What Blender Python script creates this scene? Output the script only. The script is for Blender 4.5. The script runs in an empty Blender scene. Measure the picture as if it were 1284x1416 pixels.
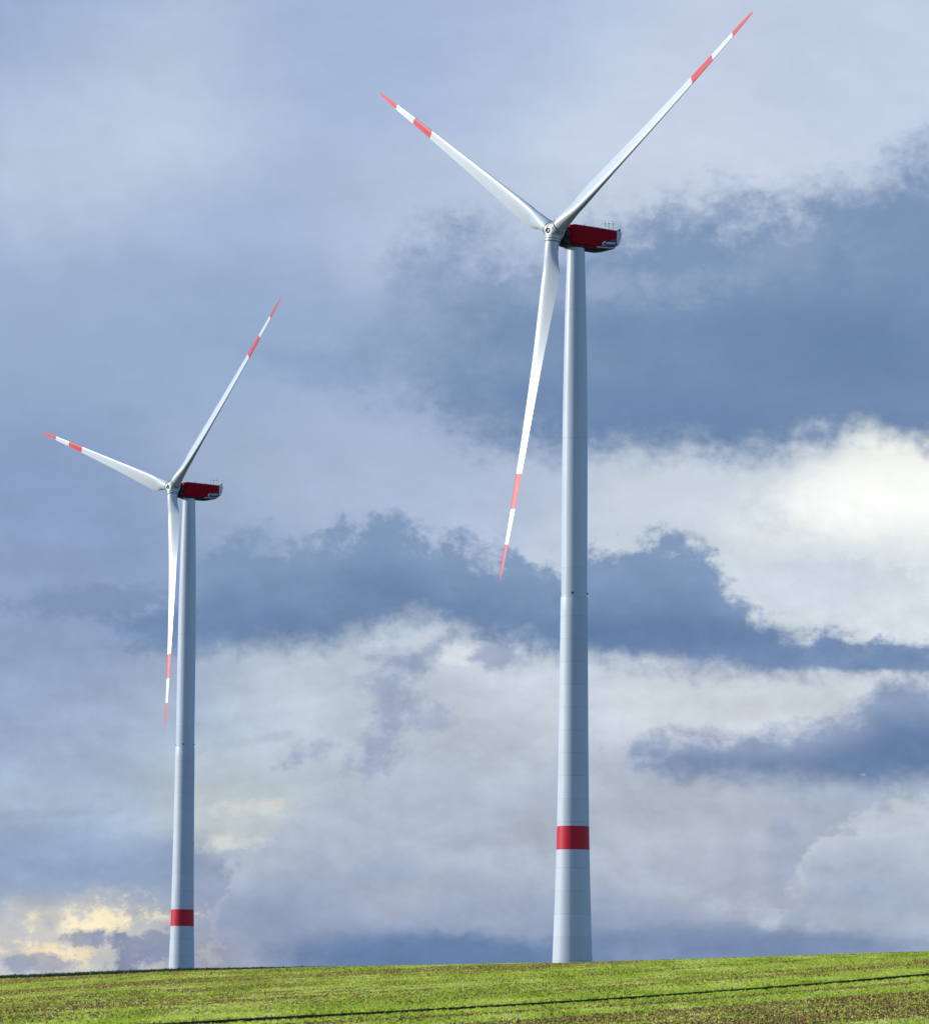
import bpy, math, random
import numpy as np
from mathutils import Vector, Matrix

scene = bpy.context.scene
COL = scene.collection
rng = np.random.default_rng(7)
random.seed(7)

# ------------------------------------------------------------------ camera
FPX, PW, PH = 6000.0, 1284.0, 1416.0
PITCH, ROLL = 0.1215, -0.0082
cam = bpy.data.cameras.new('camera')
cam.sensor_fit = 'VERTICAL'
cam.sensor_height = 24.0
cam.lens = 24.0 * FPX / PH
cam.clip_start = 0.5
cam.clip_end = 20000.0
cam_ob = bpy.data.objects.new('camera', cam)
COL.objects.link(cam_ob)
cam_ob.matrix_world = Matrix.Rotation(math.radians(90) + PITCH, 4, 'X') @ Matrix.Rotation(-ROLL, 4, 'Z')
scene.camera = cam_ob


def sight(px, py):
    """direction in the world seen at a point of the photograph"""
    X, Y = px - PW / 2, PH / 2 - py
    c, s = math.cos(ROLL), math.sin(ROLL)
    a, b = c * X + s * Y, -s * X + c * Y
    d = Vector((a, FPX * math.cos(PITCH) - b * math.sin(PITCH), FPX * math.sin(PITCH) + b * math.cos(PITCH)))
    return d.normalized()


# ------------------------------------------------------------------ light
SUN_EL, SUN_BACK = math.radians(21), math.radians(7)
sun_dir = Vector((-math.cos(SUN_EL) * math.cos(SUN_BACK), math.cos(SUN_EL) * math.sin(SUN_BACK), math.sin(SUN_EL)))
sun = bpy.data.lights.new('sun', 'SUN')
sun.energy = 5.0
sun.angle = math.radians(0.5)
sun.color = (1.0, 0.95, 0.86)
sun_ob = bpy.data.objects.new('sun', sun)
COL.objects.link(sun_ob)
sun_ob.rotation_euler = sun_dir.to_track_quat('Z', 'Y').to_euler()
sun_ob.location = (-300, 500, 300)

scene.view_settings.view_transform = 'Standard'
scene.view_settings.look = 'None'
scene.view_settings.exposure = 0.0
scene.view_settings.gamma = 1.0
scene.view_settings.use_curve_mapping = False

# ------------------------------------------------------------------ sky
world = bpy.data.worlds.new('World')
scene.world = world
world.use_nodes = True
WT = world.node_tree
WT.nodes.clear()


class Ex:
    """tiny expression helper that writes math nodes"""
    def __init__(self, v): self.v = v
    def __add__(a, b): return mth('ADD', a, b)
    __radd__ = __add__
    def __mul__(a, b): return mth('MULTIPLY', a, b)
    __rmul__ = __mul__
    def __sub__(a, b): return mth('SUBTRACT', a, b)
    def __rsub__(a, b): return mth('SUBTRACT', b, a)
    def __truediv__(a, b): return mth('DIVIDE', a, b)


def put(sock, v):
    if isinstance(v, Ex): v = v.v
    if isinstance(v, (int, float)): sock.default_value = v
    elif isinstance(v, tuple): sock.default_value = v
    else: WT.links.new(v, sock)


def mth(op, a, b=0.0, clamp=False):
    n = WT.nodes.new('ShaderNodeMath'); n.operation = op; n.use_clamp = clamp
    put(n.inputs[0], a); put(n.inputs[1], b)
    return Ex(n.outputs[0])


def step(x, lo, hi):
    n = WT.nodes.new('ShaderNodeMapRange'); n.interpolation_type = 'SMOOTHSTEP'; n.clamp = True
    put(n.inputs['Value'], x); put(n.inputs['From Min'], lo); put(n.inputs['From Max'], hi)
    return Ex(n.outputs['Result'])


def mix(f, a, b):
    n = WT.nodes.new('ShaderNodeMix'); n.data_type = 'RGBA'; n.clamp_factor = True
    put(n.inputs[0], f); put(n.inputs[6], a); put(n.inputs[7], b)
    return Ex(n.outputs[2])


def vmath(op, a, b=(0, 0, 0), scale=None):
    n = WT.nodes.new('ShaderNodeVectorMath'); n.operation = op
    put(n.inputs[0], a); put(n.inputs[1], b)
    if scale is not None: put(n.inputs['Scale'], scale)
    return Ex(n.outputs[0])


def vec(x, y, z=0.0):
    n = WT.nodes.new('ShaderNodeCombineXYZ')
    put(n.inputs[0], x); put(n.inputs[1], y); put(n.inputs[2], z)
    return Ex(n.outputs[0])


def noise(v, scale, detail=6.0, rough=0.55, dist=0.0, colour=False):
    n = WT.nodes.new('ShaderNodeTexNoise'); n.noise_dimensions = '3D'
    put(n.inputs['Vector'], v); n.inputs['Scale'].default_value = scale
    n.inputs['Detail'].default_value = detail; n.inputs['Roughness'].default_value = rough
    n.inputs['Distortion'].default_value = dist
    return Ex(n.outputs['Color' if colour else 'Fac'])


def xyz(v):
    n = WT.nodes.new('ShaderNodeSeparateXYZ'); put(n.inputs[0], v)
    return Ex(n.outputs[0]), Ex(n.outputs[1]), Ex(n.outputs[2])


def lin(r, g, b):
    f = lambda c: (c / 255 / 12.92) if c / 255 <= 0.04045 else ((c / 255 + 0.055) / 1.055) ** 2.4
    return (f(r), f(g), f(b), 1.0)


def sky_at(px, py):
    """bearing and height above the horizon, in units of one sixth of a radian"""
    d = sight(px, py)
    return math.atan2(d.x, d.y) * 6, (math.asin(d.z) - PITCH) * 6


tc = WT.nodes.new('ShaderNodeTexCoord')
dx, dy, dz = xyz(tc.outputs['Generated'])
U = mth('ARCTAN2', dx, dy) * 6.0
V = (mth('ARCSINE', mth('MINIMUM', mth('MAXIMUM', dz, -1.0), 1.0)) - PITCH) * 6.0
P = vec(U, V * 1.35)
w1 = xyz(noise(P, 3.0, 5, 0.5, colour=True))
# fields of turbulence shared by all the clouds
nA = noise(vec(U + 4.1, V * 1.5, 1.0), 7.0, 8, 0.60, 0.1) - 0.5
nB = noise(vec(U + 9.7, V * 1.25, 2.0), 21.0, 6, 0.62, 0.15) - 0.5
nC = noise(vec(U * 0.7 + 2.2, V * 1.7, 3.0), 5.0, 8, 0.56, 0.1) - 0.5
nD = noise(vec(U + 5.5, V * 1.3, 7.0), 12.0, 7, 0.60, 0.0) - 0.5
Us = U + (w1[0] - 0.5) * 0.16 + nA * 0.10
Vs = V + (w1[1] - 0.5) * 0.12 + nB * 0.05 + nA * 0.06
Ur = U + (w1[0] - 0.5) * 0.06 + nA * 0.06
Vr = V + (w1[1] - 0.5) * 0.04
nE = noise(vec(U + 5.515, V * 1.3 + 0.022, 7.0), 12.0, 7, 0.60, 0.0) - 0.5
nF = noise(vec(U + 1.7, V * 1.15, 5.0), 52.0, 5, 0.62, 0.1) - 0.5
EDGE = nA * 0.15 + nB * 0.17 + nF * 0.07


def curve(u, pts):
    """height of a cloud edge against bearing, from points of the sky"""
    n = WT.nodes.new('ShaderNodeFloatCurve')
    m = n.mapping; m.use_clip = False; m.extend = 'HORIZONTAL'
    c = m.curves[0]
    q = []
    for (x, y) in pts:
        a, b = sky_at(x, y); q.append(((a + 1.0) / 2.0, (b + 1.0) / 2.0))
    c.points[0].location = q[0]; c.points[1].location = q[-1]
    for p in q[1:-1]: c.points.new(*p)
    m.update()
    put(n.inputs['Value'], (u + 1.0) * 0.5)
    n.inputs['Factor'].default_value = 1.0
    return Ex(n.outputs[0]) * 2.0 - 1.0


def blob(u, v, px, py, rx, ry, rot=0.0):
    a, b = sky_at(px, py)
    du, dv = u - a, v - b
    if rot:
        c, s = math.cos(rot), math.sin(rot)
        du, dv = du * c + dv * s, dv * c - du * s
    du, dv = du * (1000.0 / rx), dv * (1000.0 / ry)
    return mth('EXPONENT', (du * du + dv * dv) * -1.0)


# broad tones of the cloud sheet: (bearing, height, spread x, spread y, tone)
TONES = [
    (60, 40, 170, 120, (152, 172, 212)), (190, 140, 150, 120, (192, 206, 228)), (90, 240, 140, 120, (184, 199, 225)),
    (480, 110, 150, 110, (164, 182, 219)), (330, 330, 190, 90, (158, 177, 214)), (60, 440, 160, 110, (150, 170, 208)),
    (700, 40, 150, 90, (170, 186, 222)), (560, 300, 130, 90, (184, 198, 225)), (900, 130, 170, 110, (200, 210, 232)), (1180, 80, 170, 120, (194, 206, 230)),
    (1010, 230, 140, 70, (199, 209, 230)), (330, 500, 150, 100, (148, 170, 208)), (150, 690, 160, 110, (136, 157, 199)), (60, 900, 140, 110, (138, 157, 197)),
    (480, 640, 150, 80, (166, 181, 214)), (340, 640, 120, 80, (162, 180, 207)), (660, 680, 120, 60, (178, 190, 219)),
    (900, 700, 120, 70, (200, 209, 225)), (1050, 690, 110, 60, (206, 214, 228)), (1210, 700, 100, 60, (252, 252, 246)), (1240, 820, 120, 60, (217, 224, 234)), (1130, 800, 90, 60, (212, 219, 231)),
    (1000, 970, 170, 50, (204, 209, 221)), (720, 970, 130, 60, (196, 204, 219)), (420, 960, 130, 70, (186, 196, 213)),
    (210, 980, 120, 70, (164, 180, 208)), (330, 1060, 120, 50, (188, 199, 212)), (90, 1040, 110, 70, (158, 175, 207)), (80, 1120, 120, 50, (166, 183, 208)),
    (90, 1210, 130, 50, (142, 163, 201)), (330, 1120, 70, 40, (198, 207, 212)), (470, 1140, 90, 60, (182, 194, 214)),
    (420, 1230, 120, 60, (160, 172, 205)), (650, 1130, 140, 80, (184, 194, 216)), (650, 1250, 130, 50, (164, 175, 207)), (560, 1318, 170, 28, (98, 128, 178)),
    (930, 1150, 120, 70, (190, 197, 217)), (960, 1240, 130, 50, (178, 187, 212)), (1080, 1304, 200, 24, (120, 142, 189)), (1200, 1150, 110, 60, (178, 189, 214)), (1230, 1240, 90, 60, (186, 197, 217)), (330, 1310, 60, 40, (165, 172, 200)),
    (120, 1310, 100, 45, (190, 190, 196)),
]
# the sheet goes on, thinner, on every side of the part that is in view
AROUND = [(-600, 300, 700, 650, (152, 171, 208)), (-600, 1150, 700, 350, (160, 174, 204)), (1900, 250, 700, 500, (140, 160, 200)), (1900, 1000, 700, 400, (176, 187, 212)), (642, -650, 900, 600, (168, 184, 220))]
sw, sr, sg, sb = Ex(2e-5) + 0.0, Ex(0.4e-5) + 0.0, Ex(0.96e-5) + 0.0, Ex(2.36e-5) + 0.0
for (px, py, rx, ry, rgb) in AROUND:
    w = blob(U, V, px, py, rx, ry) * 0.004
    l = lin(*rgb)
    sw = sw + w; sr = sr + w * l[0]; sg = sg + w * l[1]; sb = sb + w * l[2]
for (px, py, rx, ry, rgb) in TONES:
    w = blob(Us, Vs, px, py, rx, ry)
    if py > 1080 and px > 250: rgb = [c * 0.945 for c in rgb]
    gm = sum(rgb) / 3
    l = lin(*[c * 0.93 + gm * 0.07 + k for c, k in zip(rgb, (-1, 1, -1))])
    sw = sw + w; sr = sr + w * l[0]; sg = sg + w * l[1]; sb = sb + w * l[2]
base = vec(sr / sw, sg / sw, sb / sw)
# gentle mottling of the sheet, stretched along the horizon; stronger in the broken cloud low down
low = step(V, 0.15, -0.35)
base = vmath('SCALE', base, scale=(nC * 0.5 + nD * 0.25) * (low * 0.9 + 0.45) + 1.0)


def slate(c):
    """cloud colour, a touch greyer"""
    g = sum(c) / 3
    return lin(*[q * 0.88 + g * 0.12 + k for q, k in zip(c, (0, 1, -1))])


def cloud(sky, top, bot, soft_t, soft_b, c_top, c_bot, left=None, strength=1.0, rag=1.0, body=1.0):
    """one bank of cloud between two edges; dark flat base, paler ragged rim"""
    t, b = curve(Ur, top), curve(Ur, bot)
    e = EDGE * rag
    dt, db = t - Vr + e, Vr - b + e * 0.55
    m = step(dt, -soft_t * 0.4, soft_t) * step(db, -soft_b * 0.4, soft_b)
    if left: m = m * step(Ur + e * 1.5, left[0], left[1])
    h = mth('ADD', step(db / mth('MAXIMUM', t - b, 0.02), 0.0, 1.1), (nC * 1.5 + nD * 1.1) * body, clamp=True)
    rim = step(dt, soft_t * 0.6 + 0.05, 0.0) * 0.45
    h = mth('ADD', h, rim, clamp=True)
    return mix(m * strength, sky, mix(h, slate(c_bot), slate(c_top)))


def puff(sky, px, py, rx, ry, c, strength=1.0, rot=0.0, lo=0.30, hi=0.85, big=1.1, small=1.3):
    """a small cloud or a lit gap, eaten into by turbulence"""
    g = blob(Ur, Vr, px, py, rx * 1.15, ry * 1.15, rot)
    f = g + (nD * big + nB * small + nF * small * 0.7) * step(g, 0.03, 0.30) - 0.02
    return mix(step(f, lo, hi) * strength * (nA * 1.2 + 0.95), sky, slate(c))


s = base
# big dark bank on the right
X0 = lambda a: sky_at(a, 600)[0]
s = cloud(s, [(0, 560), (380, 470), (500, 410), (570, 300), (640, 290), (740, 330), (860, 285), (960, 262), (1080, 268), (1170, 228), (1284, 180), (1500, 150)],
          [(0, 640), (420, 535), (560, 590), (700, 640), (860, 636), (1080, 642), (1200, 626), (1284, 628), (1500, 640)],
          0.085, 0.06, (126, 151, 191), (103, 132, 177), left=(X0(360), X0(780)), rag=0.9)
s = puff(s, 820, 400, 150, 30, (150, 170, 206), 0.75, 0.05, 0.2, 1.2)
s = puff(s, 1070, 365, 140, 36, (142, 165, 201), 0.6, 0.3, 0.2, 1.2)
s = puff(s, 980, 300, 170, 26, (120, 147, 189), 0.6, 0.05, 0.2, 1.1)
s = puff(s, 1190, 490, 190, 60, (96, 127, 172), 0.8, 0.0, 0.1, 1.1, 0.6, 0.4)
s = puff(s, 900, 570, 150, 40, (98, 127, 177), 0.7, 0.0, 0.1, 1.1, 0.6, 0.4)
s = puff(s, 430, 510, 110, 26, (132, 156, 200), 0.6, -0.2, 0.2, 1.1, 0.6, 0.4)
# lit gap below it
s = puff(s, 1040, 735, 120, 30, (236, 239, 243), 0.4, -0.3, 0.2, 1.2)
s = puff(s, 1185, 692, 120, 46, (255, 255, 255), 1.0, 0.0, 0.08, 1.15, 0.8, 0.6)
s = puff(s, 1130, 812, 115, 48, (206, 214, 229), 0.95, 0.0, 0.15, 0.7)
s = puff(s, 900, 690, 100, 40, (203, 212, 227), 0.6, 0.0, 0.2, 1.1)
s = puff(s, 1250, 850, 60, 30, (214, 221, 232), 0.8, 0.0, 0.3, 0.8)
# long dark bank across the middle
s = cloud(s, [(-200, 870), (100, 880), (190, 840), (270, 775), (330, 738), (430, 732), (490, 715), (530, 705), (590, 735), (720, 757), (760, 770), (830, 752), (900, 742), (960, 748), (1000, 785), (1060, 852), (1130, 878), (1284, 890), (1500, 900)],
          [(-200, 905), (100, 900), (180, 905), (330, 905), (480, 892), (585, 866), (640, 895), (760, 917), (900, 928), (1080, 935), (1284, 937), (1500, 940)],
          0.03, 0.045, (124, 150, 192), (98, 127, 173), left=(X0(125), X0(225)), rag=0.8, body=0.8)
s = puff(s, 125, 832, 95, 24, (122, 145, 188), 0.95, 0.12, 0.18, 0.75)
s = puff(s, 940, 880, 200, 26, (88, 117, 171), 0.7, 0.0, 0.15, 0.9, 0.5, 0.4)
s = puff(s, 1190, 910, 200, 17, (104, 133, 181), 0.95, -0.05, 0.15, 0.6, 0.5, 0.5)
s = puff(s, 260, 865, 100, 30, (106, 134, 182), 0.85, 0.1, 0.12, 0.8, 0.6, 0.6)
s = puff(s, 640, 905, 80, 17, (214, 217, 226), 0.9, -0.1, 0.3, 0.75)
s = puff(s, 580, 905, 46, 18, (122, 141, 186), 0.8, 0.6, 0.15, 1.0, 1.6, 1.7)
s = puff(s, 690, 908, 42, 15, (128, 147, 190), 0.7, 0.0, 0.15, 1.0, 1.6, 1.7)
# hanging shreds
s = puff(s, 537, 950, 36, 62, (146, 158, 194), 0.8, 0.1, 0.14, 1.1, 1.6, 1.7)
s = puff(s, 512, 1035, 26, 54, (146, 158, 194), 0.8, -0.35, 0.14, 1.1, 1.6, 1.7)
s = puff(s, 585, 990, 50, 24, (160, 171, 205), 0.85, 0.1, 0.32, 0.9)
s = puff(s, 425, 1038, 38, 18, (150, 164, 199), 0.8, 0.5, 0.2, 1.1, 1.6, 1.7)
s = puff(s, 345, 1020, 60, 10, (166, 180, 208), 0.6, 0.2, 0.32, 0.9)
# low dark bank on the right
s = cloud(s, [(-200, 1050), (800, 1048), (870, 1022), (960, 1010), (1060, 1006), (1150, 990), (1205, 962), (1235, 938), (1284, 938), (1500, 930)],
          [(-200, 1058), (800, 1060), (900, 1087), (1000, 1084), (1100, 1090), (1284, 1090), (1500, 1095)],
          0.035, 0.04, (136, 153, 192), (82, 113, 164), left=(X0(820), X0(890)), rag=0.45, body=0.6)
# heaped cloud low in the middle with a pale shoulder, and its twin on the right
s = cloud(s, [(-200, 1340), (280, 1290), (320, 1190), (380, 1145), (460, 1095), (560, 1130), (700, 1170), (900, 1200), (1000, 1240), (1284, 1290), (1500, 1300)],
          [(-200, 1345), (300, 1310), (420, 1322), (600, 1312), (800, 1298), (1000, 1292), (1284, 1298), (1500, 1300)],
          0.03, 0.04, (174, 186, 208), (136, 152, 190), left=(X0(290), X0(330)), strength=0.95, rag=0.7)
s = cloud(s, [(-200, 1320), (1060, 1290), (1100, 1200), (1140, 1125), (1200, 1105), (1284, 1090), (1500, 1080)],
          [(-200, 1330), (1060, 1296), (1150, 1280), (1284, 1292), (1500, 1300)],
          0.022, 0.05, (192, 202, 217), (150, 165, 198), left=(X0(1060), X0(1110)), strength=0.85, rag=0.8)
s = puff(s, 620, 1322, 220, 30, (88, 120, 172), 0.95, 0.0, 0.1, 0.8, 0.7, 0.7)
s = puff(s, 1030, 1306, 260, 22, (108, 134, 181), 0.8, 0.0, 0.15, 1.0, 0.7, 0.7)
s = puff(s, 370, 1270, 90, 34, (140, 154, 193), 0.7, 0.0, 0.15, 1.1)
s = puff(s, 1090, 1180, 30, 70, (152, 166, 200), 0.6, -0.3, 0.2, 1.1)
# warm light low on the left, with small dark cloudlets in front
s = puff(s, 105, 1290, 120, 44, (214, 208, 204), 0.85, 0.1, 0.1, 1.0)
s = puff(s, 135, 1283, 100, 26, (255, 238, 200), 1.0, 0.14, 0.25, 1.1, 2.2, 3.0)
s = puff(s, 70, 1322, 66, 22, (255, 232, 188), 0.95, 0.0, 0.25, 1.0, 2.2, 3.0)
s = puff(s, 340, 1112, 62, 14, (218, 217, 214), 0.75, 0.0, 0.2, 1.2, 1.6, 2.2)
s = puff(s, 320, 1165, 56, 12, (212, 214, 214), 0.7, 0.2, 0.2, 1.2, 1.6, 2.2)
s = puff(s, 285, 1318, 24, 20, (216, 208, 200), 0.4, 0.3, 0.3, 1.1, 2.0, 3.0)
s = puff(s, 205, 1316, 60, 28, (130, 141, 179), 0.95, 0.1, 0.25, 0.8, 1.8, 2.4)
s = puff(s, 120, 1303, 66, 11, (134, 144, 179), 0.9, 0.0, 0.25, 0.9, 1.8, 2.6)
s = puff(s, 60, 1338, 36, 14, (138, 147, 183), 0.9, 0.0, 0.25, 0.9, 1.8, 2.6)
s = puff(s, 12, 1338, 22, 14, (142, 153, 189), 0.95, 0.0, 0.3, 0.7)
s = puff(s, 62, 1285, 20, 18, (150, 158, 186), 0.7, 0.3, 0.3, 1.1, 2.0, 3.0)
s = puff(s, 85, 1205, 140, 15, (138, 159, 199), 0.6, 0.0, 0.2, 1.0)
s = puff(s, 60, 1130, 90, 10, (146, 164, 201), 0.6, 0.1, 0.2, 1.0)

# billows catch the light from the bright side
s = vmath('SCALE', s, scale=mth('MINIMUM', mth('MAXIMUM', (nE - nD) * (low * 0.38 + 0.16), -0.08), 0.08) + 1.0)

# clear sky shows through the sheet, towards the zenith and behind the photographer
nishita = WT.nodes.new('ShaderNodeTexSky')
nishita.sky_type = 'NISHITA'
nishita.sun_disc = False
nishita.sun_elevation = SUN_EL
nishita.sun_rotation = math.atan2(sun_dir.x, sun_dir.y) % (2 * math.pi)
nishita.altitude = 300
nishita.air_density = 1.0; nishita.dust_density = 0.3; nishita.ozone_density = 2.0
SKY_STRENGTH = 0.15
away = mth('MAXIMUM', step(V, 0.9, 2.6), step(dy, 0.55, 0.0))
gap = away * step(noise(tc.outputs['Generated'], 2.2, 6, 0.55), 0.36, 0.52)
clouds = vmath('SCALE', s, scale=1.0 / SKY_STRENGTH)
sky_col = mix(gap * 0.9 + 0.03, clouds, Ex(nishita.outputs[0]))
bg = WT.nodes.new('ShaderNodeBackground')
put(bg.inputs['Color'], sky_col); bg.inputs['Strength'].default_value = SKY_STRENGTH
wo = WT.nodes.new('ShaderNodeOutputWorld')
WT.links.new(bg.outputs[0], wo.inputs['Surface'])
world.cycles.sampling_method = 'MANUAL'
world.cycles.sample_map_resolution = 256


# ------------------------------------------------------------------ helpers
def obj(name, verts, faces, mat, parent=None, smooth=True, matrix=None):
    me = bpy.data.meshes.new(name)
    me.from_pydata([tuple(v) for v in verts], [], faces)
    me.update()
    if smooth: me.shade_smooth(); me.set_sharp_from_angle(angle=math.radians(38))
    me.materials.append(mat)
    return link(name, me, parent, matrix)


def link(name, me, parent=None, matrix=None):
    o = bpy.data.objects.new(name, me)
    COL.objects.link(o)
    if parent: o.parent = parent
    if matrix is not None: o.matrix_local = matrix
    return o


class Mesh:
    """collects shapes into one mesh"""
    def __init__(self): self.v, self.f = [], []

    def add(self, v, f, m=None):
        k = len(self.v)
        self.v += [(m @ Vector(p)) if m is not None else Vector(p) for p in v]
        self.f += [tuple(i + k for i in q) for q in f]
        return self

    def lathe(self, prof, n=48, m=None, shape=None, caps=True):
        """profile of (height, radius) turned about Z"""
        v, f = [], []
        for (z, r) in prof:
            for i in range(n):
                a = 2 * math.pi * i / n
                k = shape(a, z) if shape else 1.0
                v.append((r * k * math.cos(a), r * k * math.sin(a), z))
        for j in range(len(prof) - 1):
            for i in range(n):
                i2 = (i + 1) % n
                f.append((j * n + i, j * n + i2, (j + 1) * n + i2, (j + 1) * n + i))
        if caps:
            f.append(tuple(reversed(range(n))))
            f.append(tuple(range((len(prof) - 1) * n, len(prof) * n)))
        return self.add(v, f, m)

    def tube(self, pts, r, n=8):
        pts = [Vector(p) for p in pts]
        v, f = [], []
        for j, p in enumerate(pts):
            d = (pts[min(j + 1, len(pts) - 1)] - pts[max(j - 1, 0)]).normalized()
            e1 = d.orthogonal().normalized()
            if j and abs(e1.dot(last)) < 0.99: e1 = (last - d * last.dot(d)).normalized()
            last = e1
            e2 = d.cross(e1)
            rr = r[j] if isinstance(r, (list, tuple)) else r
            for i in range(n):
                a = 2 * math.pi * i / n
                v.append(p + (e1 * math.cos(a) + e2 * math.sin(a)) * rr)
        for j in range(len(pts) - 1):
            for i in range(n):
                i2 = (i + 1) % n
                f.append((j * n + i, j * n + i2, (j + 1) * n + i2, (j + 1) * n + i))
        f.append(tuple(reversed(range(n)))); f.append(tuple(range((len(pts) - 1) * n, len(pts) * n)))
        return self.add(v, f)

    def loft(self, rings, caps=True):
        n = len(rings[0]); v, f = [], []
        for r in rings: v += [Vector(p) for p in r]
        for j in range(len(rings) - 1):
            for i in range(n):
                i2 = (i + 1) % n
                f.append((j * n + i, j * n + i2, (j + 1) * n + i2, (j + 1) * n + i))
        if caps:
            f.append(tuple(reversed(range(n)))); f.append(tuple(range((len(rings) - 1) * n, len(rings) * n)))
        return self.add(v, f)

    def box(self, lo, hi, m=None):
        x0, y0, z0 = lo; x1, y1, z1 = hi
        v = [(x0, y0, z0), (x1, y0, z0), (x1, y1, z0), (x0, y1, z0), (x0, y0, z1), (x1, y0, z1), (x1, y1, z1), (x0, y1, z1)]
        f = [(3, 2, 1, 0), (4, 5, 6, 7), (0, 1, 5, 4), (1, 2, 6, 5), (2, 3, 7, 6), (3, 0, 4, 7)]
        return self.add(v, f, m)

    def mesh(self, name, mat, smooth=True, angle=38):
        me = bpy.data.meshes.new(name)
        me.from_pydata([tuple(p) for p in self.v], [], self.f)
        me.update()
        if smooth: me.shade_smooth(); me.set_sharp_from_angle(angle=math.radians(angle))
        me.materials.append(mat)
        return me


def principled(name, base, rough=0.4, spec=0.5, coat=0.0, metal=0.0, dirt=0.0, dirt_scale=(0.4, 0.4, 0.08), seams=None):
    m = bpy.data.materials.new(name); m.use_nodes = True
    nt = m.node_tree; b = nt.nodes['Principled BSDF']
    b.inputs['Roughness'].default_value = rough
    b.inputs['Specular IOR Level'].default_value = spec
    b.inputs['Coat Weight'].default_value = coat
    b.inputs['Coat Roughness'].default_value = 0.15
    b.inputs['Metallic'].default_value = metal
    tc = nt.nodes.new('ShaderNodeTexCoord')
    mp = nt.nodes.new('ShaderNodeMapping'); mp.inputs['Scale'].default_value = dirt_scale
    nt.links.new(tc.outputs['Object'], mp.inputs['Vector'])
    nz = nt.nodes.new('ShaderNodeTexNoise'); nz.inputs['Scale'].default_value = 1.0; nz.inputs['Detail'].default_value = 5; nz.inputs['Roughness'].default_value = 0.55
    nt.links.new(mp.outputs[0], nz.inputs['Vector'])
    rp = nt.nodes.new('ShaderNodeValToRGB')
    rp.color_ramp.elements[0].position = 0.3; rp.color_ramp.elements[1].position = 0.7
    k = 1.0 - dirt
    rp.color_ramp.elements[0].color = (base[0] * k, base[1] * k, base[2] * k, 1)
    rp.color_ramp.elements[1].color = (*base, 1)
    nt.links.new(nz.outputs['Fac'], rp.inputs[0])
    col = rp.outputs[0]
    if seams:
        # joints between precast rings (every `seams` metres) and their staggered upright joints
        sp = nt.nodes.new('ShaderNodeSeparateXYZ'); nt.links.new(tc.outputs['Object'], sp.inputs[0])

        def M(op, a, c=0.0):
            n = nt.nodes.new('ShaderNodeMath'); n.operation = op
            for i, q in enumerate((a, c)):
                if isinstance(q, (int, float)): n.inputs[i].default_value = q
                else: nt.links.new(q, n.inputs[i])
            return n.outputs[0]
        fz = M('FRACT', M('DIVIDE', sp.outputs[2], seams))
        hz = M('LESS_THAN', fz, 0.10 / seams)
        row = M('FLOOR', M('DIVIDE', sp.outputs[2], seams))
        ang = M('ARCTAN2', sp.outputs[1], sp.outputs[0])
        fa = M('FRACT', M('ADD', M('DIVIDE', ang, 2 * math.pi / 3), M('MULTIPLY', row, 0.5)))
        vt = M('LESS_THAN', fa, 0.012)
        line = M('MULTIPLY', M('MAXIMUM', hz, vt), 0.22)
        tone = M('FRACT', M('MULTIPLY', M('SINE', M('MULTIPLY', row, 12.9898)), 43758.5))
        tint = M('ADD', M('MULTIPLY', tone, 0.07), 0.94)
        sc = nt.nodes.new('ShaderNodeVectorMath'); sc.operation = 'SCALE'
        nt.links.new(col, sc.inputs[0]); nt.links.new(M('SUBTRACT', tint, line), sc.inputs['Scale'])
        col = sc.outputs[0]
    nt.links.new(col, b.inputs['Base Color'])
    rr = nt.nodes.new('ShaderNodeMapRange'); rr.inputs['To Min'].default_value = rough * 0.8; rr.inputs['To Max'].default_value = min(1, rough * 1.25)
    nt.links.new(nz.outputs['Fac'], rr.inputs['Value']); nt.links.new(rr.outputs[0], b.inputs['Roughness'])
    return m


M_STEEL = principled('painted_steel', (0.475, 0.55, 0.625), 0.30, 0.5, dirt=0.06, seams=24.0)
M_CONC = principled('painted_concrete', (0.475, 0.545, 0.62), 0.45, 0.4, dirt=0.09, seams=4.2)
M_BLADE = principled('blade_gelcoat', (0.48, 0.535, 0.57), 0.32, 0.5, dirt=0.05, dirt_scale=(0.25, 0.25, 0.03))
M_RED = principled('traffic_red', (0.50, 0.010, 0.028), 0.45, 0.25, dirt=0.1)
M_REDN = principled('nacelle_red', (0.30, 0.002, 0.010), 0.5, 0.05, dirt=0.12, dirt_scale=(0.5, 0.5, 0.5))
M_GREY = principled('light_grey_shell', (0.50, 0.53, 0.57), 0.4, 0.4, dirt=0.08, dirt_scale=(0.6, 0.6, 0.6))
M_DARK = principled('dark_grey_shell', (0.020, 0.022, 0.028), 0.5, 0.3, dirt=0.2, dirt_scale=(1, 1, 1))
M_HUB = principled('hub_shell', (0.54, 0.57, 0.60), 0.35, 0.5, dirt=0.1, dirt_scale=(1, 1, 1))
M_SEAL = principled('black_seal', (0.015, 0.016, 0.02), 0.55, 0.3, dirt=0.2)
M_NAVY = principled('navy_vinyl', (0.008, 0.02, 0.12), 0.4, 0.4, dirt=0.1)
M_WHITE = principled('white_vinyl', (0.80, 0.82, 0.84), 0.4, 0.4, dirt=0.03)
M_METAL = principled('galvanised_metal', (0.22, 0.23, 0.25), 0.5, 0.5, metal=0.3, dirt=0.2)

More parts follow.
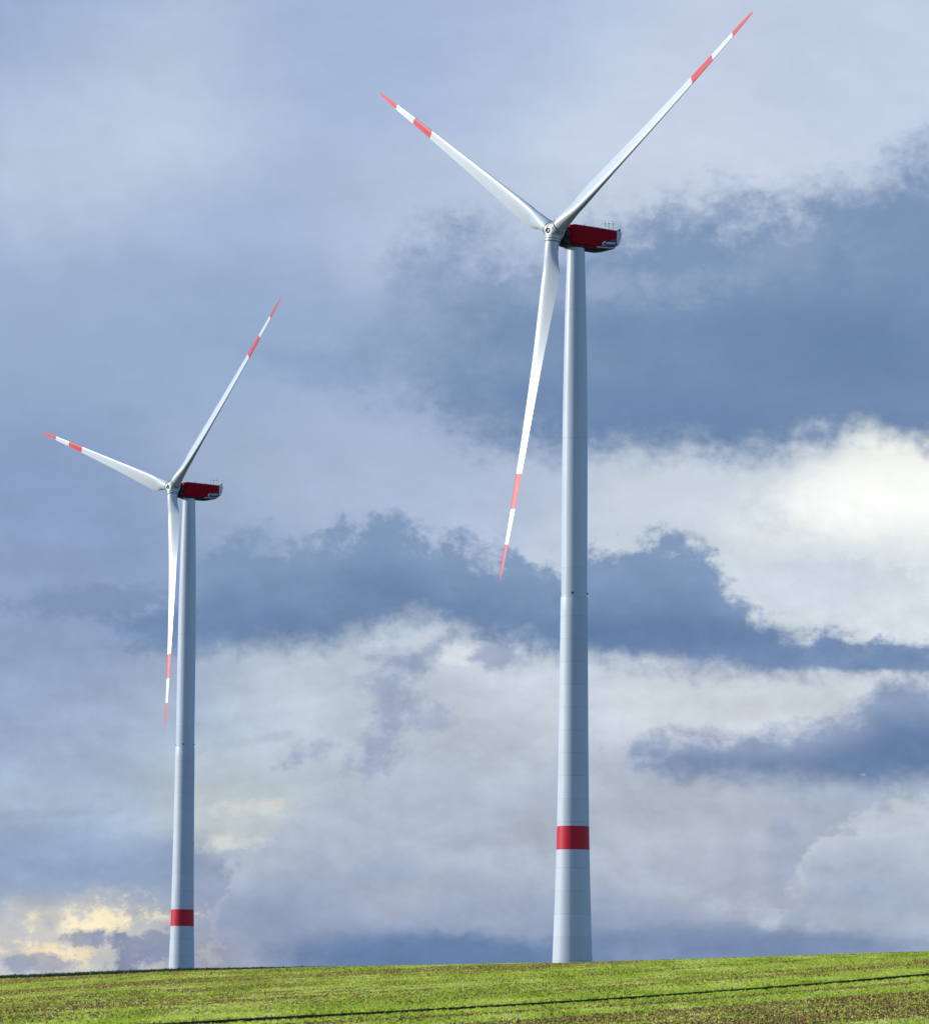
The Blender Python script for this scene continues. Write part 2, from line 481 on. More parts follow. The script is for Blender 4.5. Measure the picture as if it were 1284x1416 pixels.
# ------------------------------------------------------------------ terrain
CREST = 802.0
ys = np.arange(-600.0, 9000.0, 2.0)
sl = np.interp(ys, [-600, 270, 345, 760, 880, 1300, 1700, 3200, 4200, 9000], [0, 0, .034, .034, -.0135, -.0135, -.03, -.03, 0, 0])
zs = np.concatenate([[0], np.cumsum((sl[1:] + sl[:-1]) * 0.5 * 2.0)])
zs -= np.interp(CREST, ys, zs)
ridge = []
for (px, py) in [(0, 1354), (130, 1348), (252, 1343), (520, 1337), (791, 1331.5), (1040, 1324), (1284, 1316)]:
    d = sight(px, py); ridge.append((d.x / d.y * CREST, d.z / d.y * CREST))
rx = np.array([r[0] for r in ridge]); rz = np.array([r[1] for r in ridge])
kfit = np.polyfit(rx, rz, 1)


def vnoise(x, y, seed=0):
    """smooth value noise, 0..1"""
    r = np.random.default_rng(seed).random((256, 256))
    xi, yi = np.floor(x).astype(int), np.floor(y).astype(int)
    fx, fy = x - xi, y - yi
    fx, fy = fx * fx * (3 - 2 * fx), fy * fy * (3 - 2 * fy)
    a = r[xi % 256, yi % 256]; b = r[(xi + 1) % 256, yi % 256]; c = r[xi % 256, (yi + 1) % 256]; d = r[(xi + 1) % 256, (yi + 1) % 256]
    return (a * (1 - fx) + b * fx) * (1 - fy) + (c * (1 - fx) + d * fx) * fy


def smooth01(t):
    t = np.clip(t, 0, 1); return t * t * (3 - 2 * t)


def hill(x, y):
    x = np.asarray(x, float); y = np.asarray(y, float)
    z = np.interp(y, ys, zs)
    xe = np.clip(x, -130, 130)
    near = smooth01((y - 60) / 740) * (1 - smooth01((y - 1100) / 900))
    edge = np.interp(xe, rx, rz, left=None, right=None)
    out = np.polyval(kfit, xe)
    c = np.where(np.abs(xe) < 88, edge, out)
    c0 = np.polyval(kfit, 0.0)
    z = z + c0 + (c - c0) * near
    z = z + (vnoise(x / 23 + 40, y / 60 + 40, 3) - 0.5) * 0.22 * near
    return z


def strike(px, py):
    """where the line of sight meets the hillside"""
    d = sight(px, py)
    t = np.arange(330.0, 820.0, 0.5)
    x, y, z = t * d.x / d.y, t, t * d.z / d.y
    k = np.argmax(hill(x, y) >= z)
    return Vector((x[k], y[k], 0))


G0, G1 = strike(330, 1414.0), strike(1250, 1352.8)
sdir = (G1 - G0).normalized(); qdir = Vector((-sdir.y, sdir.x, 0))      # along the rows, and across them to the left


def rows(x, y):
    x = np.asarray(x) - G0.x; y = np.asarray(y) - G0.y
    return x * sdir.x + y * sdir.y, x * qdir.x + y * qdir.y


def ground_z(x, y):
    s_, q_ = rows(x, y)
    on = smooth01((np.asarray(y) - 250) / 60) * (1 - smooth01((np.asarray(y) - 740) / 50))
    wob = 0.65 + 0.7 * vnoise(s_ / 35 + 11, s_ * 0 + 3.5, 8)
    bank = 0.26 * wob * smooth01(q_ / 0.55) * (1 - smooth01((q_ - 0.8) / 16))
    return hill(x, y) + bank * on


def ground_material():
    m = bpy.data.materials.new('field_soil'); m.use_nodes = True
    nt = m.node_tree; b = nt.nodes['Principled BSDF']; b.inputs['Roughness'].default_value = 0.95; b.inputs['Specular IOR Level'].default_value = 0.1
    tc = nt.nodes.new('ShaderNodeTexCoord')
    n1 = nt.nodes.new('ShaderNodeTexNoise'); n1.inputs['Scale'].default_value = 0.9; n1.inputs['Detail'].default_value = 9; n1.inputs['Roughness'].default_value = 0.7
    nt.links.new(tc.outputs['Object'], n1.inputs['Vector'])
    r = nt.nodes.new('ShaderNodeValToRGB')
    e = r.color_ramp.elements
    e[0].position = 0.35; e[0].color = (0.030, 0.022, 0.012, 1)
    e[1].position = 0.68; e[1].color = (0.085, 0.085, 0.022, 1)
    nt.links.new(n1.outputs['Fac'], r.inputs[0])
    nt.links.new(r.outputs[0], b.inputs['Base Color'])
    bp = nt.nodes.new('ShaderNodeBump'); bp.inputs['Strength'].default_value = 0.6; bp.inputs['Distance'].default_value = 0.1
    nt.links.new(n1.outputs['Fac'], bp.inputs['Height']); nt.links.new(bp.outputs[0], b.inputs['Normal'])
    return m


M_SOIL = ground_material()
qs = np.concatenate([-np.geomspace(9000, 60, 22), np.arange(-54, -1, 6), [-1.0, -0.3, 0, .1, .2, .3, .4, .55, .8, 1.5], np.arange(3, 21, 2.0), np.arange(24, 260, 6), np.geomspace(270, 9000, 22)])
ss = np.concatenate([-np.geomspace(6000, 480, 12), np.arange(-470, 900, 6.0), np.geomspace(910, 10000, 24)])
S, Q = np.meshgrid(ss, qs, indexing='ij')
GX = G0.x + S * sdir.x + Q * qdir.x; GY = G0.y + S * sdir.y + Q * qdir.y
GZ = ground_z(GX, GY)
nS, nQ = S.shape
gv = np.stack([GX, GY, GZ], -1).reshape(-1, 3)
idx = np.arange(nS * nQ).reshape(nS, nQ)
gf = np.stack([idx[:-1, :-1], idx[1:, :-1], idx[1:, 1:], idx[:-1, 1:]], -1).reshape(-1, 4)[:, ::-1]
ground = obj('ground', gv.tolist(), gf.tolist(), M_SOIL)
ground['kind'] = 'structure'
if ground.data.polygons[len(gf) // 2].normal.z < 0: ground.data.flip_normals()


# ------------------------------------------------------------------ crop, clods and the rough edge of the field
def tri_mesh(name, v, tris, mats, tint=None):
    me = bpy.data.meshes.new(name)
    me.vertices.add(len(v)); me.vertices.foreach_set('co', v.astype(np.float32).ravel())
    me.loops.add(len(tris) * 3); me.loops.foreach_set('vertex_index', tris.astype(np.int32).ravel())
    me.polygons.add(len(tris)); me.polygons.foreach_set('loop_start', np.arange(0, len(tris) * 3, 3, dtype=np.int32))
    me.update(calc_edges=True)
    if tint is not None:
        a = me.attributes.new('tint', 'FLOAT', 'POINT'); a.data.foreach_set('value', tint.astype(np.float32))
    me.materials.append(mats)
    return me


def leaf_material(name, stops, trans=0.35):
    m = bpy.data.materials.new(name); m.use_nodes = True
    nt = m.node_tree; b = nt.nodes['Principled BSDF']; out = nt.nodes['Material Output']
    b.inputs['Roughness'].default_value = 0.6; b.inputs['Specular IOR Level'].default_value = 0.25
    at = nt.nodes.new('ShaderNodeAttribute'); at.attribute_name = 'tint'
    r = nt.nodes.new('ShaderNodeValToRGB'); e = r.color_ramp.elements
    e[0].position, e[0].color = stops[0][0], (*stops[0][1], 1)
    e[1].position, e[1].color = stops[-1][0], (*stops[-1][1], 1)
    for p, c in stops[1:-1]:
        q = e.new(p); q.color = (*c, 1)
    nt.links.new(at.outputs['Fac'], r.inputs[0]); nt.links.new(r.outputs[0], b.inputs['Base Color'])
    if trans:
        t = nt.nodes.new('ShaderNodeBsdfTranslucent'); nt.links.new(r.outputs[0], t.inputs['Color'])
        mx = nt.nodes.new('ShaderNodeMixShader'); mx.inputs[0].default_value = trans
        nt.links.new(b.outputs[0], mx.inputs[1]); nt.links.new(t.outputs[0], mx.inputs[2]); nt.links.new(mx.outputs[0], out.inputs['Surface'])
    return m


def scatter(n, y0, y1, fan, power=1.0):
    u = rng.random(n)
    y = np.sqrt(y0 ** 2 + u * (y1 ** 2 - y0 ** 2))
    x = (rng.random(n) * 2 - 1) * fan * y
    return x, y


def tufts(x, y, w, h, blades, lean=0.7):
    """tufts of a few pointed blades each"""
    n = len(x); z = ground_z(x, y)
    N = n * blades
    bx, by, bz = np.repeat(x, blades), np.repeat(y, blades), np.repeat(z, blades)
    W, Hh = np.repeat(w, blades), np.repeat(h, blades)
    a = rng.random(N) * 2 * np.pi
    off = rng.random(N) ** .5 * W * 0.5
    bx = bx + np.cos(a) * off; by = by + np.sin(a) * off
    b = rng.random(N) * 2 * np.pi
    half = W * (0.14 + 0.14 * rng.random(N))
    hh = Hh * (0.6 + 0.6 * rng.random(N))
    le = hh * lean * rng.random(N); la = rng.random(N) * 2 * np.pi
    v = np.empty((N, 3, 3))
    v[:, 0] = np.stack([bx - np.cos(b) * half, by - np.sin(b) * half, bz - 0.03], -1)
    v[:, 1] = np.stack([bx + np.cos(b) * half, by + np.sin(b) * half, bz - 0.03], -1)
    v[:, 2] = np.stack([bx + np.cos(la) * le, by + np.sin(la) * le, bz + hh], -1)
    return v.reshape(-1, 3), np.arange(N * 3).reshape(-1, 3)


def bare(x, y):
    """how bare the soil is, 0..1: strips along the rows, broken into patches"""
    s_, q_ = rows(x, y)
    strips = 0.38 * vnoise(q_ / 26 + 60, s_ / 600 + 60, 21) + 0.42 * vnoise(q_ / 9 + 60, s_ / 400 + 60, 22) + 0.2 * vnoise(q_ / 3.2 + 90, s_ / 200 + 60, 23)
    patch = 0.6 * vnoise(q_ / 5 + 90, s_ / 70 + 60, 24) + 0.4 * vnoise(x / 2.2 + 300, y / 20 + 60, 25)
    left = smooth01((40 - x) / 110)
    tram = np.minimum(np.abs((q_ + 400) % 16.0 - 4), np.abs((q_ + 400) % 16.0 - 6.2)) < 0.45
    return (strips - 0.5) * (0.85 + 0.35 * left) + 0.39 + patch * 0.22 + 0.08 * left - 0.035 + 0.25 * tram


M_CROP = leaf_material('young_crop', [(0.0, (0.08, 0.12, 0.008)), (0.25, (0.38, 0.54, 0.04)), (0.7, (0.66, 0.78, 0.085)), (1.0, (0.88, 0.88, 0.33))], 0.5)
M_CLOD = leaf_material('soil_clods', [(0.0, (0.05, 0.022, 0.004)), (0.5, (0.30, 0.165, 0.028)), (1.0, (0.58, 0.40, 0.11))], 0)
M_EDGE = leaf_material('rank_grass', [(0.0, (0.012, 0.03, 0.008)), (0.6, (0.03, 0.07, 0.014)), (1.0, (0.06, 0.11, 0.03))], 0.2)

x, y = scatter(380000, 385, 850, 0.16)
b_ = bare(x, y); s_, q_ = rows(x, y)
keep = (rng.random(len(x)) < np.clip(1.2 - 1.05 * smooth01((b_ - 0.44) / 0.19), 0.22, 1)) & ~((q_ > -0.1) & (q_ < 0.6))
x, y, b_ = x[keep], y[keep], b_[keep]
lift = np.clip(rng.normal(1, 0.28, len(x)), 0.4, 1.9)
v, t = tufts(x, y, 0.25 * lift, 0.18 * lift * (1.15 - 0.5 * b_), 5)
tint = np.clip(0.50 + 0.24 * rng.normal(size=len(x)) + 0.5 * (vnoise(x / 5 + 80, y / 30 + 80, 31) - 0.5), 0, 1)
crop = link('young_crop', tri_mesh('young_crop', v, t, M_CROP, np.repeat(tint, 15)))
crop['kind'] = 'stuff'; crop['label'] = 'bright green young crop growing in rows over the hillside field'; crop['category'] = 'crop'

x, y = scatter(260000, 385, 850, 0.16)
b_ = bare(x, y); s_, q_ = rows(x, y)
keep = (rng.random(len(x)) < np.clip(0.08 + 0.95 * smooth01((b_ - 0.44) / 0.19), 0, 1)) & ~((q_ > -0.1) & (q_ < 0.6))
x, y = x[keep], y[keep]
n = len(x); z = ground_z(x, y)
oct_ = np.array([(1, 0, 0), (0, 1, 0), (-1, 0, 0), (0, -1, 0), (0, 0, 1.0), (0, 0, -.4)])
r = np.clip(rng.lognormal(-2.42, 0.33, n), 0.04, 0.24)
v = oct_[None] * (r[:, None, None] * (0.7 + 0.6 * rng.random((n, 6, 1)))) * np.array([1.15, 1.15, 0.95])
a = rng.random(n) * 6.283; ca, sa = np.cos(a)[:, None], np.sin(a)[:, None]
v = np.stack([v[..., 0] * ca - v[..., 1] * sa, v[..., 0] * sa + v[..., 1] * ca, v[..., 2]], -1) + np.stack([x, y, z + 0.02], -1)[:, None]
of = np.array([(0, 1, 4), (1, 2, 4), (2, 3, 4), (3, 0, 4), (1, 0, 5), (2, 1, 5), (3, 2, 5), (0, 3, 5)])
t = (of[None] + (np.arange(n) * 6)[:, None, None]).reshape(-1, 3)
tint = np.clip(0.5 + 0.22 * rng.normal(size=n), 0, 1)
clods = link('soil_clods', tri_mesh('soil_clods', v.reshape(-1, 3), t, M_CLOD, np.repeat(tint, 6)))
clods['kind'] = 'stuff'; clods['label'] = 'brown clods of bare soil between the crop rows'; clods['category'] = 'soil'

# darker rank grass along the far left edge of the field, over the crest
x = rng.uniform(-150, 12, 60000); y = rng.uniform(770, 900, 60000)
fade = smooth01((4 - x) / 75)
keep = (rng.random(len(x)) < 0.25 + 0.75 * fade) & (y > 812 - 26 * fade)
x, y, fade = x[keep], y[keep], fade[keep]
lift = np.clip(rng.normal(1, 0.25, len(x)), 0.4, 1.8)
v, t = tufts(x, y, 0.55 * lift, (0.10 + 0.42 * fade) * lift, 5, 0.5)
tint = np.clip(0.5 + 0.25 * rng.normal(size=len(x)), 0, 1)
edge = link('rank_grass', tri_mesh('rank_grass', v, t, M_EDGE, np.repeat(tint, 15)))
edge['kind'] = 'stuff'; edge['label'] = 'dark green rank grass along the left crest of the field'; edge['category'] = 'grass'

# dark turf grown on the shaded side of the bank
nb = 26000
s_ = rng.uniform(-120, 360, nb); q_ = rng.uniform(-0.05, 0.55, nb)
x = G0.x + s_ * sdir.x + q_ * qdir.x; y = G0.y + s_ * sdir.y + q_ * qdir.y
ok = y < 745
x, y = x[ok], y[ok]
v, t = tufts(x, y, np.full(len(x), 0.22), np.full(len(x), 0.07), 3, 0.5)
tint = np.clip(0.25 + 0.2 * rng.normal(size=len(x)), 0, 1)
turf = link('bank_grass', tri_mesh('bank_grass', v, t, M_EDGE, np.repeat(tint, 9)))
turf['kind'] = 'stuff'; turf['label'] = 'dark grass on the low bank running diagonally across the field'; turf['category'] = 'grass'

# ------------------------------------------------------------------ wind turbine meshes (shared by both turbines)
HUB_Z, OVER, TILT = 134.0, 5.27, math.radians(5)
Z_BAND0, Z_BAND1, Z_JOINT, Z_TOP = 20.2, 24.5, 66.65, 132.0
TURN = Matrix.Rotation(math.radians(-90), 4, 'Y')       # Z axis -> -X (upwind)


def width(z):
    return float(np.interp(z, [0, 5, 12, 20.2, 24.5, 40, 55, Z_JOINT], [7.3, 6.95, 6.5, 6.06, 5.88, 5.45, 5.16, 5.0])) / 2


def steel_r(z):
    return float(np.interp(z, [Z_JOINT, 98, 108.5, 120, 130, Z_TOP], [4.82, 4.66, 4.38, 3.95, 3.36, 3.24])) / 2


me_base = Mesh().lathe([(-1.5, width(0) + 0.05)] + [(z, width(z)) for z in np.linspace(0, Z_BAND0, 14)], 72).mesh('tower_base', M_CONC)
me_band = Mesh().lathe([(z, width(z) + 0.012) for z in np.linspace(Z_BAND0, Z_BAND1, 5)], 72).mesh('red_band', M_RED)
prof = [(z, width(z)) for z in np.linspace(Z_BAND1, Z_JOINT - 0.25, 18)] + [(Z_JOINT, width(Z_JOINT) - 0.06)]
me_conc = Mesh().lathe(prof, 72).mesh('concrete_shaft', M_CONC)
zz = np.linspace(Z_JOINT, Z_TOP, 34)
prof = [(Z_JOINT, steel_r(Z_JOINT) + 0.07), (Z_JOINT + 0.12, steel_r(Z_JOINT) + 0.07), (Z_JOINT + 0.13, steel_r(Z_JOINT))] + [(z, steel_r(z)) for z in zz[1:]]
me_steel = Mesh().lathe(prof, 72).mesh('steel_shaft', M_STEEL)
me_vent = Mesh().box((-0.16, -0.10, -0.14), (0.16, 0.14, 0.14)).box((-0.2, -0.12, 0.14), (0.2, 0.2, 0.2)).mesh('vent', M_SEAL, False)
me_yaw = Mesh().lathe([(Z_TOP - 0.02, 1.66), (Z_TOP + 0.25, 1.72), (Z_TOP + 0.27, 1.55), (Z_TOP + 0.4, 1.55)], 48).mesh('yaw_ring', M_DARK)

# --- blade
R_TIP = 66.0


def section(r, n=30):
    chord = float(np.interp(r, [0, 1.9, 4, 6, 8, 9.5, 12, 16, 22, 30, 38, 46, 52.7, 59.3, 63, 65, 65.7, 66], [2.55, 2.55, 2.7, 3.25, 3.85, 4.0, 3.85, 3.5, 2.95, 2.4, 1.95, 1.55, 1.25, 0.98, 0.76, 0.52, 0.3, 0.06]))
    tw = math.radians(float(np.interp(r, [0, 4, 9, 16, 24, 34, 46, 56, 66], [18, 17.5, 15.0, 11.0, 7.5, 4.5, 2.2, 0.6, -0.6])) + PITCH_BLADE)
    thick = float(np.interp(r, [0, 9, 14, 20, 30, 46, 66], [0.6, 0.42, 0.34, 0.28, 0.23, 0.19, 0.15]))
    k = float(smooth01((r - 2.2) / 6.0))
    ax = 0.5 + (0.30 - 0.5) * k
    pts = []
    for i in range(n):
        a = 2 * math.pi * i / n
        xx = 0.5 + 0.5 * math.cos(a)                    # 1 = trailing edge, 0 = leading edge
        yt = 5 * thick * (0.2969 * math.sqrt(xx) - 0.126 * xx - 0.3516 * xx ** 2 + 0.2843 * xx ** 3 - 0.1036 * xx ** 4)
        cam_ = 0.035 * 4 * xx * (1 - xx)
        yy = cam_ + (yt if math.sin(a) >= 0 else -yt * 0.86)
        cx, cy = (0.5 + 0.5 * math.cos(a)), 0.5 * math.sin(a)
        px_ = (ax - (cx * (1 - k) + xx * k)) * chord    # + towards the leading edge
        py_ = (cy * (1 - k) + yy * k) * chord           # + towards the suction side (downwind)
        pts.append((px_, py_))
    c, s_ = math.cos(tw), math.sin(tw)
    bend = 0.030 * r + 1.87 * (r / R_TIP) ** 2
    # local: X = leading edge direction in the rotor plane, Y = upwind, Z = along the blade
    return [(p * c + q * s_, p * s_ - q * c + bend, r) for p, q in pts]


PITCH_BLADE = 0.0


def blade_piece(name, r0, r1, mat, n):
    rs = np.linspace(r0, r1, n)
    return Mesh().loft([section(float(r)) for r in rs]).mesh(name, mat, angle=50)


me_blade = blade_piece('blade', 1.55, 46.0, M_BLADE, 60)
me_mid = blade_piece('white_band', 52.7, 59.3, M_BLADE, 8)
me_red1 = blade_piece('red_band', 46.0, 52.7, M_RED, 8)
me_red2 = blade_piece('red_tip', 59.3, 66.0, M_RED, 16)
me_collar = Mesh().lathe([(0.75, 1.40), (1.50, 1.40), (1.52, 1.46), (1.80, 1.46), (1.82, 1.38), (2.02, 1.38), (2.04, 1.27)], 48).mesh('root_collar', M_HUB)
me_seal = Mesh().lathe([(-0.055, 1.40), (-0.05, 1.43), (0.05, 1.43), (0.055, 1.40)], 48).mesh('root_seal', M_SEAL)

# --- hub (turned about the rotor axis, Z = upwind)
lobe = lambda a, z: 1.0 + 0.05 * math.cos(3 * a)
me_hub = Mesh().lathe([(-1.55, 1.25), (-1.5, 1.38), (-1.2, 1.45), (0.2, 1.47), (0.7, 1.44), (0.95, 1.38), (1.12, 1.24), (1.20, 1.02), (1.25, 0.70), (1.27, 0.40)], 60, shape=lobe).mesh('hub', M_HUB)
ring = Mesh()
pts = [(0.40 * math.cos(a), 0.40 * math.sin(a), 1.34) for a in np.linspace(0, 2 * math.pi, 33)]
ring.tube(pts, 0.115, 8)
me_nose = ring.mesh('nose_ring', M_SEAL)
me_neck = Mesh().lathe([(-2.75, 1.62), (-2.45, 1.66), (-1.9, 1.50), (-1.86, 1.32), (-1.5, 1.30)], 48).mesh('rotor_neck', M_DARK)
me_bolt = Mesh().lathe([(-0.1, 0.07), (0.07, 0.07), (0.1, 0.04)], 10).mesh('bolt', M_SEAL)


# --- nacelle: X = downwind, Y = side (the side facing the camera is -Y), Z up, origin on the tower axis at hub height
NW = 1.95


def nac_ring(x, w, zb, zt, r=0.32, n=5):
    pts = []
    for (cy, cz, a0) in [(w - r, zt - r, 0), (-w + r, zt - r, 90), (-w + r, zb + r, 180), (w - r, zb + r, 270)]:
        for i in range(n):
            a = math.radians(a0 + 90 * i / (n - 1))
            pts.append((x, cy + r * math.cos(a), cz + r * math.sin(a)))
    return pts


NAC = [(-2.75, 1.45, -0.75, 1.55, .5), (-2.62, 1.72, -1.10, 1.86, .45), (-2.3, 1.90, -1.42, 2.02, .34), (-1.6, NW, -1.68, 2.06, .3), (0, NW, -1.76, 2.06, .3), (4.0, NW, -1.70, 2.02, .3),
       (6.4, NW, -1.54, 1.98, .3), (7.5, NW - .03, -1.26, 1.96, .3), (8.15, NW - .04, -0.92, 1.95, .3)]
me_nac = Mesh().loft([nac_ring(*q) for q in NAC]).mesh('nacelle', M_REDN)
CAPS = [(8.15, NW - .02, -0.93, 1.965, .3), (8.65, NW - .05, -0.62, 1.955, .3), (9.0, NW - .10, -0.20, 1.945, .3), (9.3, NW - .18, 0.5, 1.93, .3), (9.5, NW - .28, 1.2, 1.90, .25)]
me_cap = Mesh().loft([nac_ring(*q) for q in CAPS]).mesh('rear_cap', M_GREY)
LIP = [(3.4, NW - .05, -1.76, -1.4, .12), (6.5, NW + .015, -1.60, -1.42, .06), (7.6, NW + .01, -1.31, -1.16, .06), (8.3, NW, -0.93, -0.76, .06), (8.7, NW - .02, -0.66, -0.46, .06)]
me_lip = Mesh().loft([nac_ring(*q) for q in LIP]).mesh('rear_sill', M_GREY)
PAN = [(-2.2, 1.1, -1.9, -1.3, .2), (-1.4, 1.72, -2.04, -1.62, .15), (0, 1.80, -2.07, -1.7, .15), (5.6, 1.80, -2.05, -1.6, .15), (7.0, 1.75, -1.78, -1.35, .15), (8.0, 1.6, -1.32, -1.0, .12)]
me_pan = Mesh().loft([nac_ring(*q) for q in PAN]).mesh('belly_pan', M_DARK)
CHIN = [(-3.75, 1.25, -1.25, -0.5, .3), (-3.4, 1.42, -1.65, -0.6, .3), (-2.7, 1.45, -1.92, -0.6, .3), (-1.9, 1.4, -2.0, -1.0, .3), (-1.0, 1.35, -2.0, -1.4, .2)]
me_chin = Mesh().loft([nac_ring(*q) for q in CHIN]).mesh('front_chin', M_DARK)
ROOF = [(-2.0, NW - .12, 2.02, 2.12, .04), (4.0, NW - .10, 1.99, 2.09, .04), (9.2, NW - .16, 1.92, 2.0, .04)]
me_roof = Mesh().loft([nac_ring(*q) for q in ROOF]).mesh('roof_panel', M_GREY)

# badge on the side: navy swoosh, white hooked emblem and lettering, in the (X, Z) plane of the -Y side
badge = Mesh()
top, bot = [], []
for t_ in np.linspace(0, 1, 18):
    xb = 4.35 + 3.68 * t_
    zb_ = float(np.interp(xb, [q[0] for q in NAC], [q[2] for q in NAC])) + 0.30 - 0.10 * t_
    top.append((xb, max(zb_ + 0.02, -1.38 + 1.72 * t_ ** 0.6)))
    bot.append((xb, zb_))
bv = [(p[0], -NW - 0.012, p[1]) for p in top] + [(p[0], -NW - 0.012, p[1]) for p in bot]
bv += [(p[0], -NW + 0.06, p[2]) for p in bv]
nn = 18
bf = []
for i in range(nn - 1):
    bf += [(nn + i, nn + i + 1, i + 1, i), (2 * nn + i, 2 * nn + i + 1, 3 * nn + i + 1, 3 * nn + i), (i, i + 1, 2 * nn + i + 1, 2 * nn + i), (nn + i + 1, nn + i, 3 * nn + i, 3 * nn + i + 1)]
bf += [(nn, 0, 2 * nn, 3 * nn), (nn - 1, 2 * nn - 1, 4 * nn - 1, 3 * nn - 1)]
badge.add(bv, bf)
me_badge = badge.mesh('badge', M_NAVY, False)


def lettering(text, size, bold):
    cu = bpy.data.curves.new('lettering', 'FONT')
    cu.body = text; cu.size = size; cu.shear = 0.25; cu.extrude = 0.008; cu.offset = bold; cu.space_character = 1.05; cu.resolution_u = 6
    o = bpy.data.objects.new('lettering', cu); COL.objects.link(o)
    dg = bpy.context.evaluated_depsgraph_get(); dg.update()
    me = bpy.data.meshes.new_from_object(o.evaluated_get(dg))
    bpy.data.objects.remove(o)
    me.materials.clear(); me.materials.append(M_WHITE); me.name = 'lettering'
    return me


me_letters = lettering('NORDEX', 0.50, 0.012)
hook = Mesh()
outer, inner = [], []
for i, a in enumerate(np.linspace(math.radians(60), math.radians(305), 20)):
    w_ = 0.05 + 0.13 * math.sin(math.pi * (i / 19) ** 0.8)
    outer.append((0.42 * math.cos(a) + 0.1 * math.sin(a), 0.36 * math.sin(a))); inner.append(((0.42 - w_) * math.cos(a) + 0.1 * math.sin(a), (0.36 - w_) * math.sin(a)))
hv = [(p[0], -0.01, p[1]) for p in outer] + [(p[0], -0.01, p[1]) for p in inner] + [(p[0], 0.01, p[1]) for p in outer] + [(p[0], 0.01, p[1]) for p in inner]
hf = []
for i in range(19):
    hf += [(i, i + 1, 20 + i + 1, 20 + i), (40 + i, 60 + i, 60 + i + 1, 40 + i + 1), (i, 40 + i, 40 + i + 1, i + 1), (20 + i, 20 + i + 1, 60 + i + 1, 60 + i)]
hf += [(0, 20, 60, 40), (19, 59, 79, 39)]
hook.add(hv, hf)
hook.add([(0.10, -0.01, 0.44), (0.42, -0.01, 0.36), (0.20, -0.01, 0.12), (0.10, 0.01, 0.44), (0.42, 0.01, 0.36), (0.20, 0.01, 0.12)], [(0, 2, 1), (3, 4, 5), (0, 1, 4, 3), (1, 2, 5, 4), (2, 0, 3, 5)])
me_hook = hook.mesh('emblem', M_WHITE, False)

# instruments on the roof
m1 = Mesh().tube([(0, 0, 0), (0, 0, 1.9)], [0.035, 0.022]).lathe([(0.95, 0.02), (1.0, 0.09), (1.3, 0.09), (1.35, 0.02)], 12).tube([(0, 0, 0.7), (0.6, 0, 0.75), (1.1, 0, 0.7)], 0.02)
me_mast = m1.mesh('antenna_mast', M_METAL)
m2 = Mesh().tube([(0, 0, 0), (0, 0, 1.3)], 0.035).lathe([(1.25, 0.05), (1.3, 0.11), (1.42, 0.11), (1.47, 0.05)], 12)
for k in range(3):
    a = 2 * math.pi * k / 3 + .4
    m2.tube([(0, 0, 1.36), (0.22 * math.cos(a), 0.22 * math.sin(a), 1.36)], 0.02, 6)
    m2.lathe([(0, 0.07), (0.06, 0.06), (0.1, 0.02)], 10, Matrix.Translation((0.22 * math.cos(a), 0.22 * math.sin(a), 1.31)))
loop = [(0.34 * math.cos(a) - 0.0, 0, 1.42 + 0.42 * math.sin(a)) for a in np.linspace(math.radians(60), math.radians(230), 16)]
me_anem = Mesh().add(m2.v, m2.f).tube(loop, 0.018, 6).mesh('anemometer', M_METAL)
m3 = Mesh().tube([(0, 0, 0), (0, 0, 1.35)], 0.035).box((-0.30, -0.012, 1.36), (0.02, 0.012, 1.5)).tube([(-0.05, 0, 1.43), (0.28, 0, 1.43)], [0.025, 0.012], 6)
loop = [(0.44 * math.cos(a), 0, 1.5 + 0.44 * math.sin(a)) for a in np.linspace(math.radians(-60), math.radians(240), 24)]
me_vane = Mesh().add(m3.v, m3.f).tube(loop, 0.018, 6).mesh('wind_vane', M_METAL)
m4 = Mesh().tube([(0, 0, 0.05), (0.5, 0, 0.2), (1.5, 0, 0.42)], 0.07).lathe([(0.3, 0.16), (0.34, 0.2), (0.55, 0.2), (0.62, 0.12)], 16, Matrix.Translation((1.35, 0, 0))).tube([(1.62, 0, 0.4), (1.62, 0, 1.75)], [0.03, 0.018])
me_arm = m4.mesh('beacon_arm', M_DARK)
me_lamp = Mesh().lathe([(0, 0.16), (0.05, 0.18), (0.28, 0.17), (0.36, 0.08)], 16).mesh('roof_beacon', M_METAL)
me_hatch = Mesh().loft([nac_ring(0, 0.5, 0, 0.2, .05), nac_ring(0.9, 0.5, 0, 0.2, .05)]).mesh('roof_hatch', M_GREY)


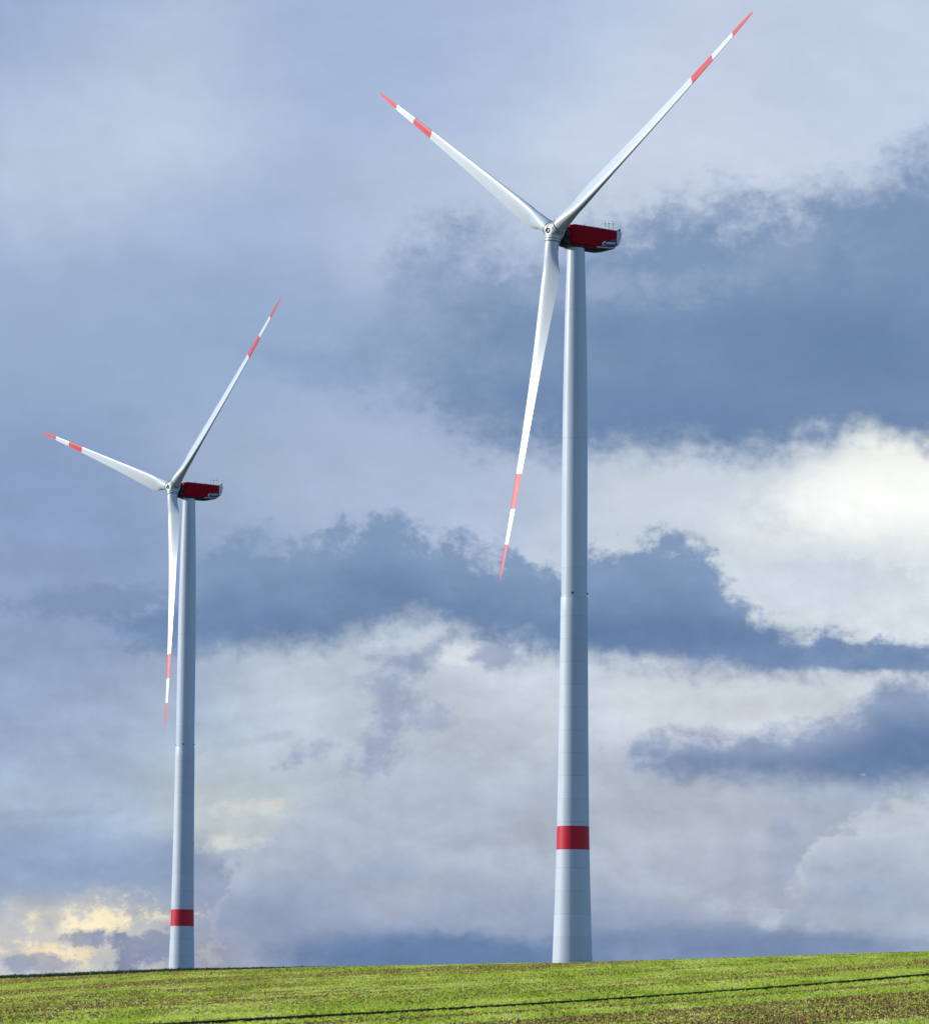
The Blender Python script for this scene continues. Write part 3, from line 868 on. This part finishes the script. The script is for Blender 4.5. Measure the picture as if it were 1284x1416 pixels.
def wind_turbine(loc, yaw, az, label):
    t = bpy.data.objects.new('wind_turbine', None); COL.objects.link(t)
    t.location = loc; t.rotation_euler = (0, 0, yaw); t.empty_display_size = 5
    t['label'] = label; t['category'] = 'wind turbine'; t['group'] = 'wind turbines beyond the field'
    T = Matrix.Translation
    link('tower_base', me_base, t)
    link('tower_band', me_band, t)
    link('concrete_shaft', me_conc, t)
    sh = link('steel_shaft', me_steel, t)
    for k in range(4):
        a = math.radians(90 * k - 99) - yaw
        r_ = steel_r(Z_JOINT) - 0.02
        link('vent', me_vent, sh, Matrix.Rotation(a, 4, 'Z') @ T((r_, 0, Z_JOINT + 0.62)) @ Matrix.Rotation(math.radians(-90), 4, 'Z'))
    link('yaw_ring', me_yaw, t)
    N = T((0, 0, HUB_Z))
    nac = link('nacelle', me_nac, t, N)
    link('rear_cap', me_cap, nac); link('rear_sill', me_lip, nac); link('belly_pan', me_pan, nac); link('front_chin', me_chin, nac); link('roof_panel', me_roof, nac)
    link('badge', me_badge, nac)
    link('emblem', me_hook, nac, T((5.12, -NW - 0.03, -0.80)) @ Matrix.Rotation(math.radians(-6), 4, 'Y') @ Matrix.Scale(1.0, 4))
    link('lettering', me_letters, nac, T((5.55, -NW - 0.03, -0.84)) @ Matrix.Rotation(math.radians(-4), 4, 'Y') @ Matrix.Rotation(math.radians(90), 4, 'X'))
    link('antenna_mast', me_mast, nac, T((6.2, -0.9, 2.04)))
    link('anemometer', me_anem, nac, T((7.2, -0.8, 2.02)))
    link('wind_vane', me_vane, nac, T((8.2, -0.7, 2.0)))
    link('beacon_arm', me_arm, nac, T((8.3, -0.75, 1.98)))
    link('roof_beacon', me_lamp, nac, T((1.2, -0.9, 2.10)))
    link('roof_hatch', me_hatch, nac, T((3.9, -0.6, 2.07)))
    # rotor axis: upwind = local -X raised by the tilt
    ax = Vector((-math.cos(TILT), 0, math.sin(TILT)))
    up = Vector((math.sin(TILT), 0, math.cos(TILT)))
    side = ax.cross(up)
    hubp = Vector((0, 0, HUB_Z)) + ax * OVER

    def frame(e1, e2, e3, o):
        return Matrix(((e1.x, e2.x, e3.x, o.x), (e1.y, e2.y, e3.y, o.y), (e1.z, e2.z, e3.z, o.z), (0, 0, 0, 1)))
    d0 = up * math.cos(az) + side * math.sin(az)
    hub = link('hub', me_hub, t, frame(d0, ax.cross(d0), ax, hubp))
    link('nose_ring', me_nose, hub); link('rotor_neck', me_neck, hub)
    for k in range(6):
        a = 2 * math.pi * (k + 0.5) / 6
        link('bolt', me_bolt, hub, T((0.92 * math.cos(a), 0.92 * math.sin(a), 1.22)))
    for k in range(3):
        a = az + k * 2 * math.pi / 3
        d = up * math.cos(a) + side * math.sin(a)
        le = up * math.sin(a) - side * math.cos(a)
        b = link('blade', me_blade, t, frame(le, ax, d, hubp))
        link('red_band', me_red1, b); link('white_band', me_mid, b); link('red_tip', me_red2, b)
        link('root_collar', me_collar, b); link('root_seal', me_seal, b, T((0, 0, 1.40))); link('root_seal', me_seal, b, T((0, 0, 1.90)))
    return t


wind_turbine((20.33, 795.7, 14.81), 0.6335, -1.095, 'larger nearer white wind turbine whose tower foot stands in view on the field crest')
wind_turbine((-72.26, 1130.4, 8.97), 0.6396, -0.8483, 'smaller farther white wind turbine whose tower foot hides behind the field crest')
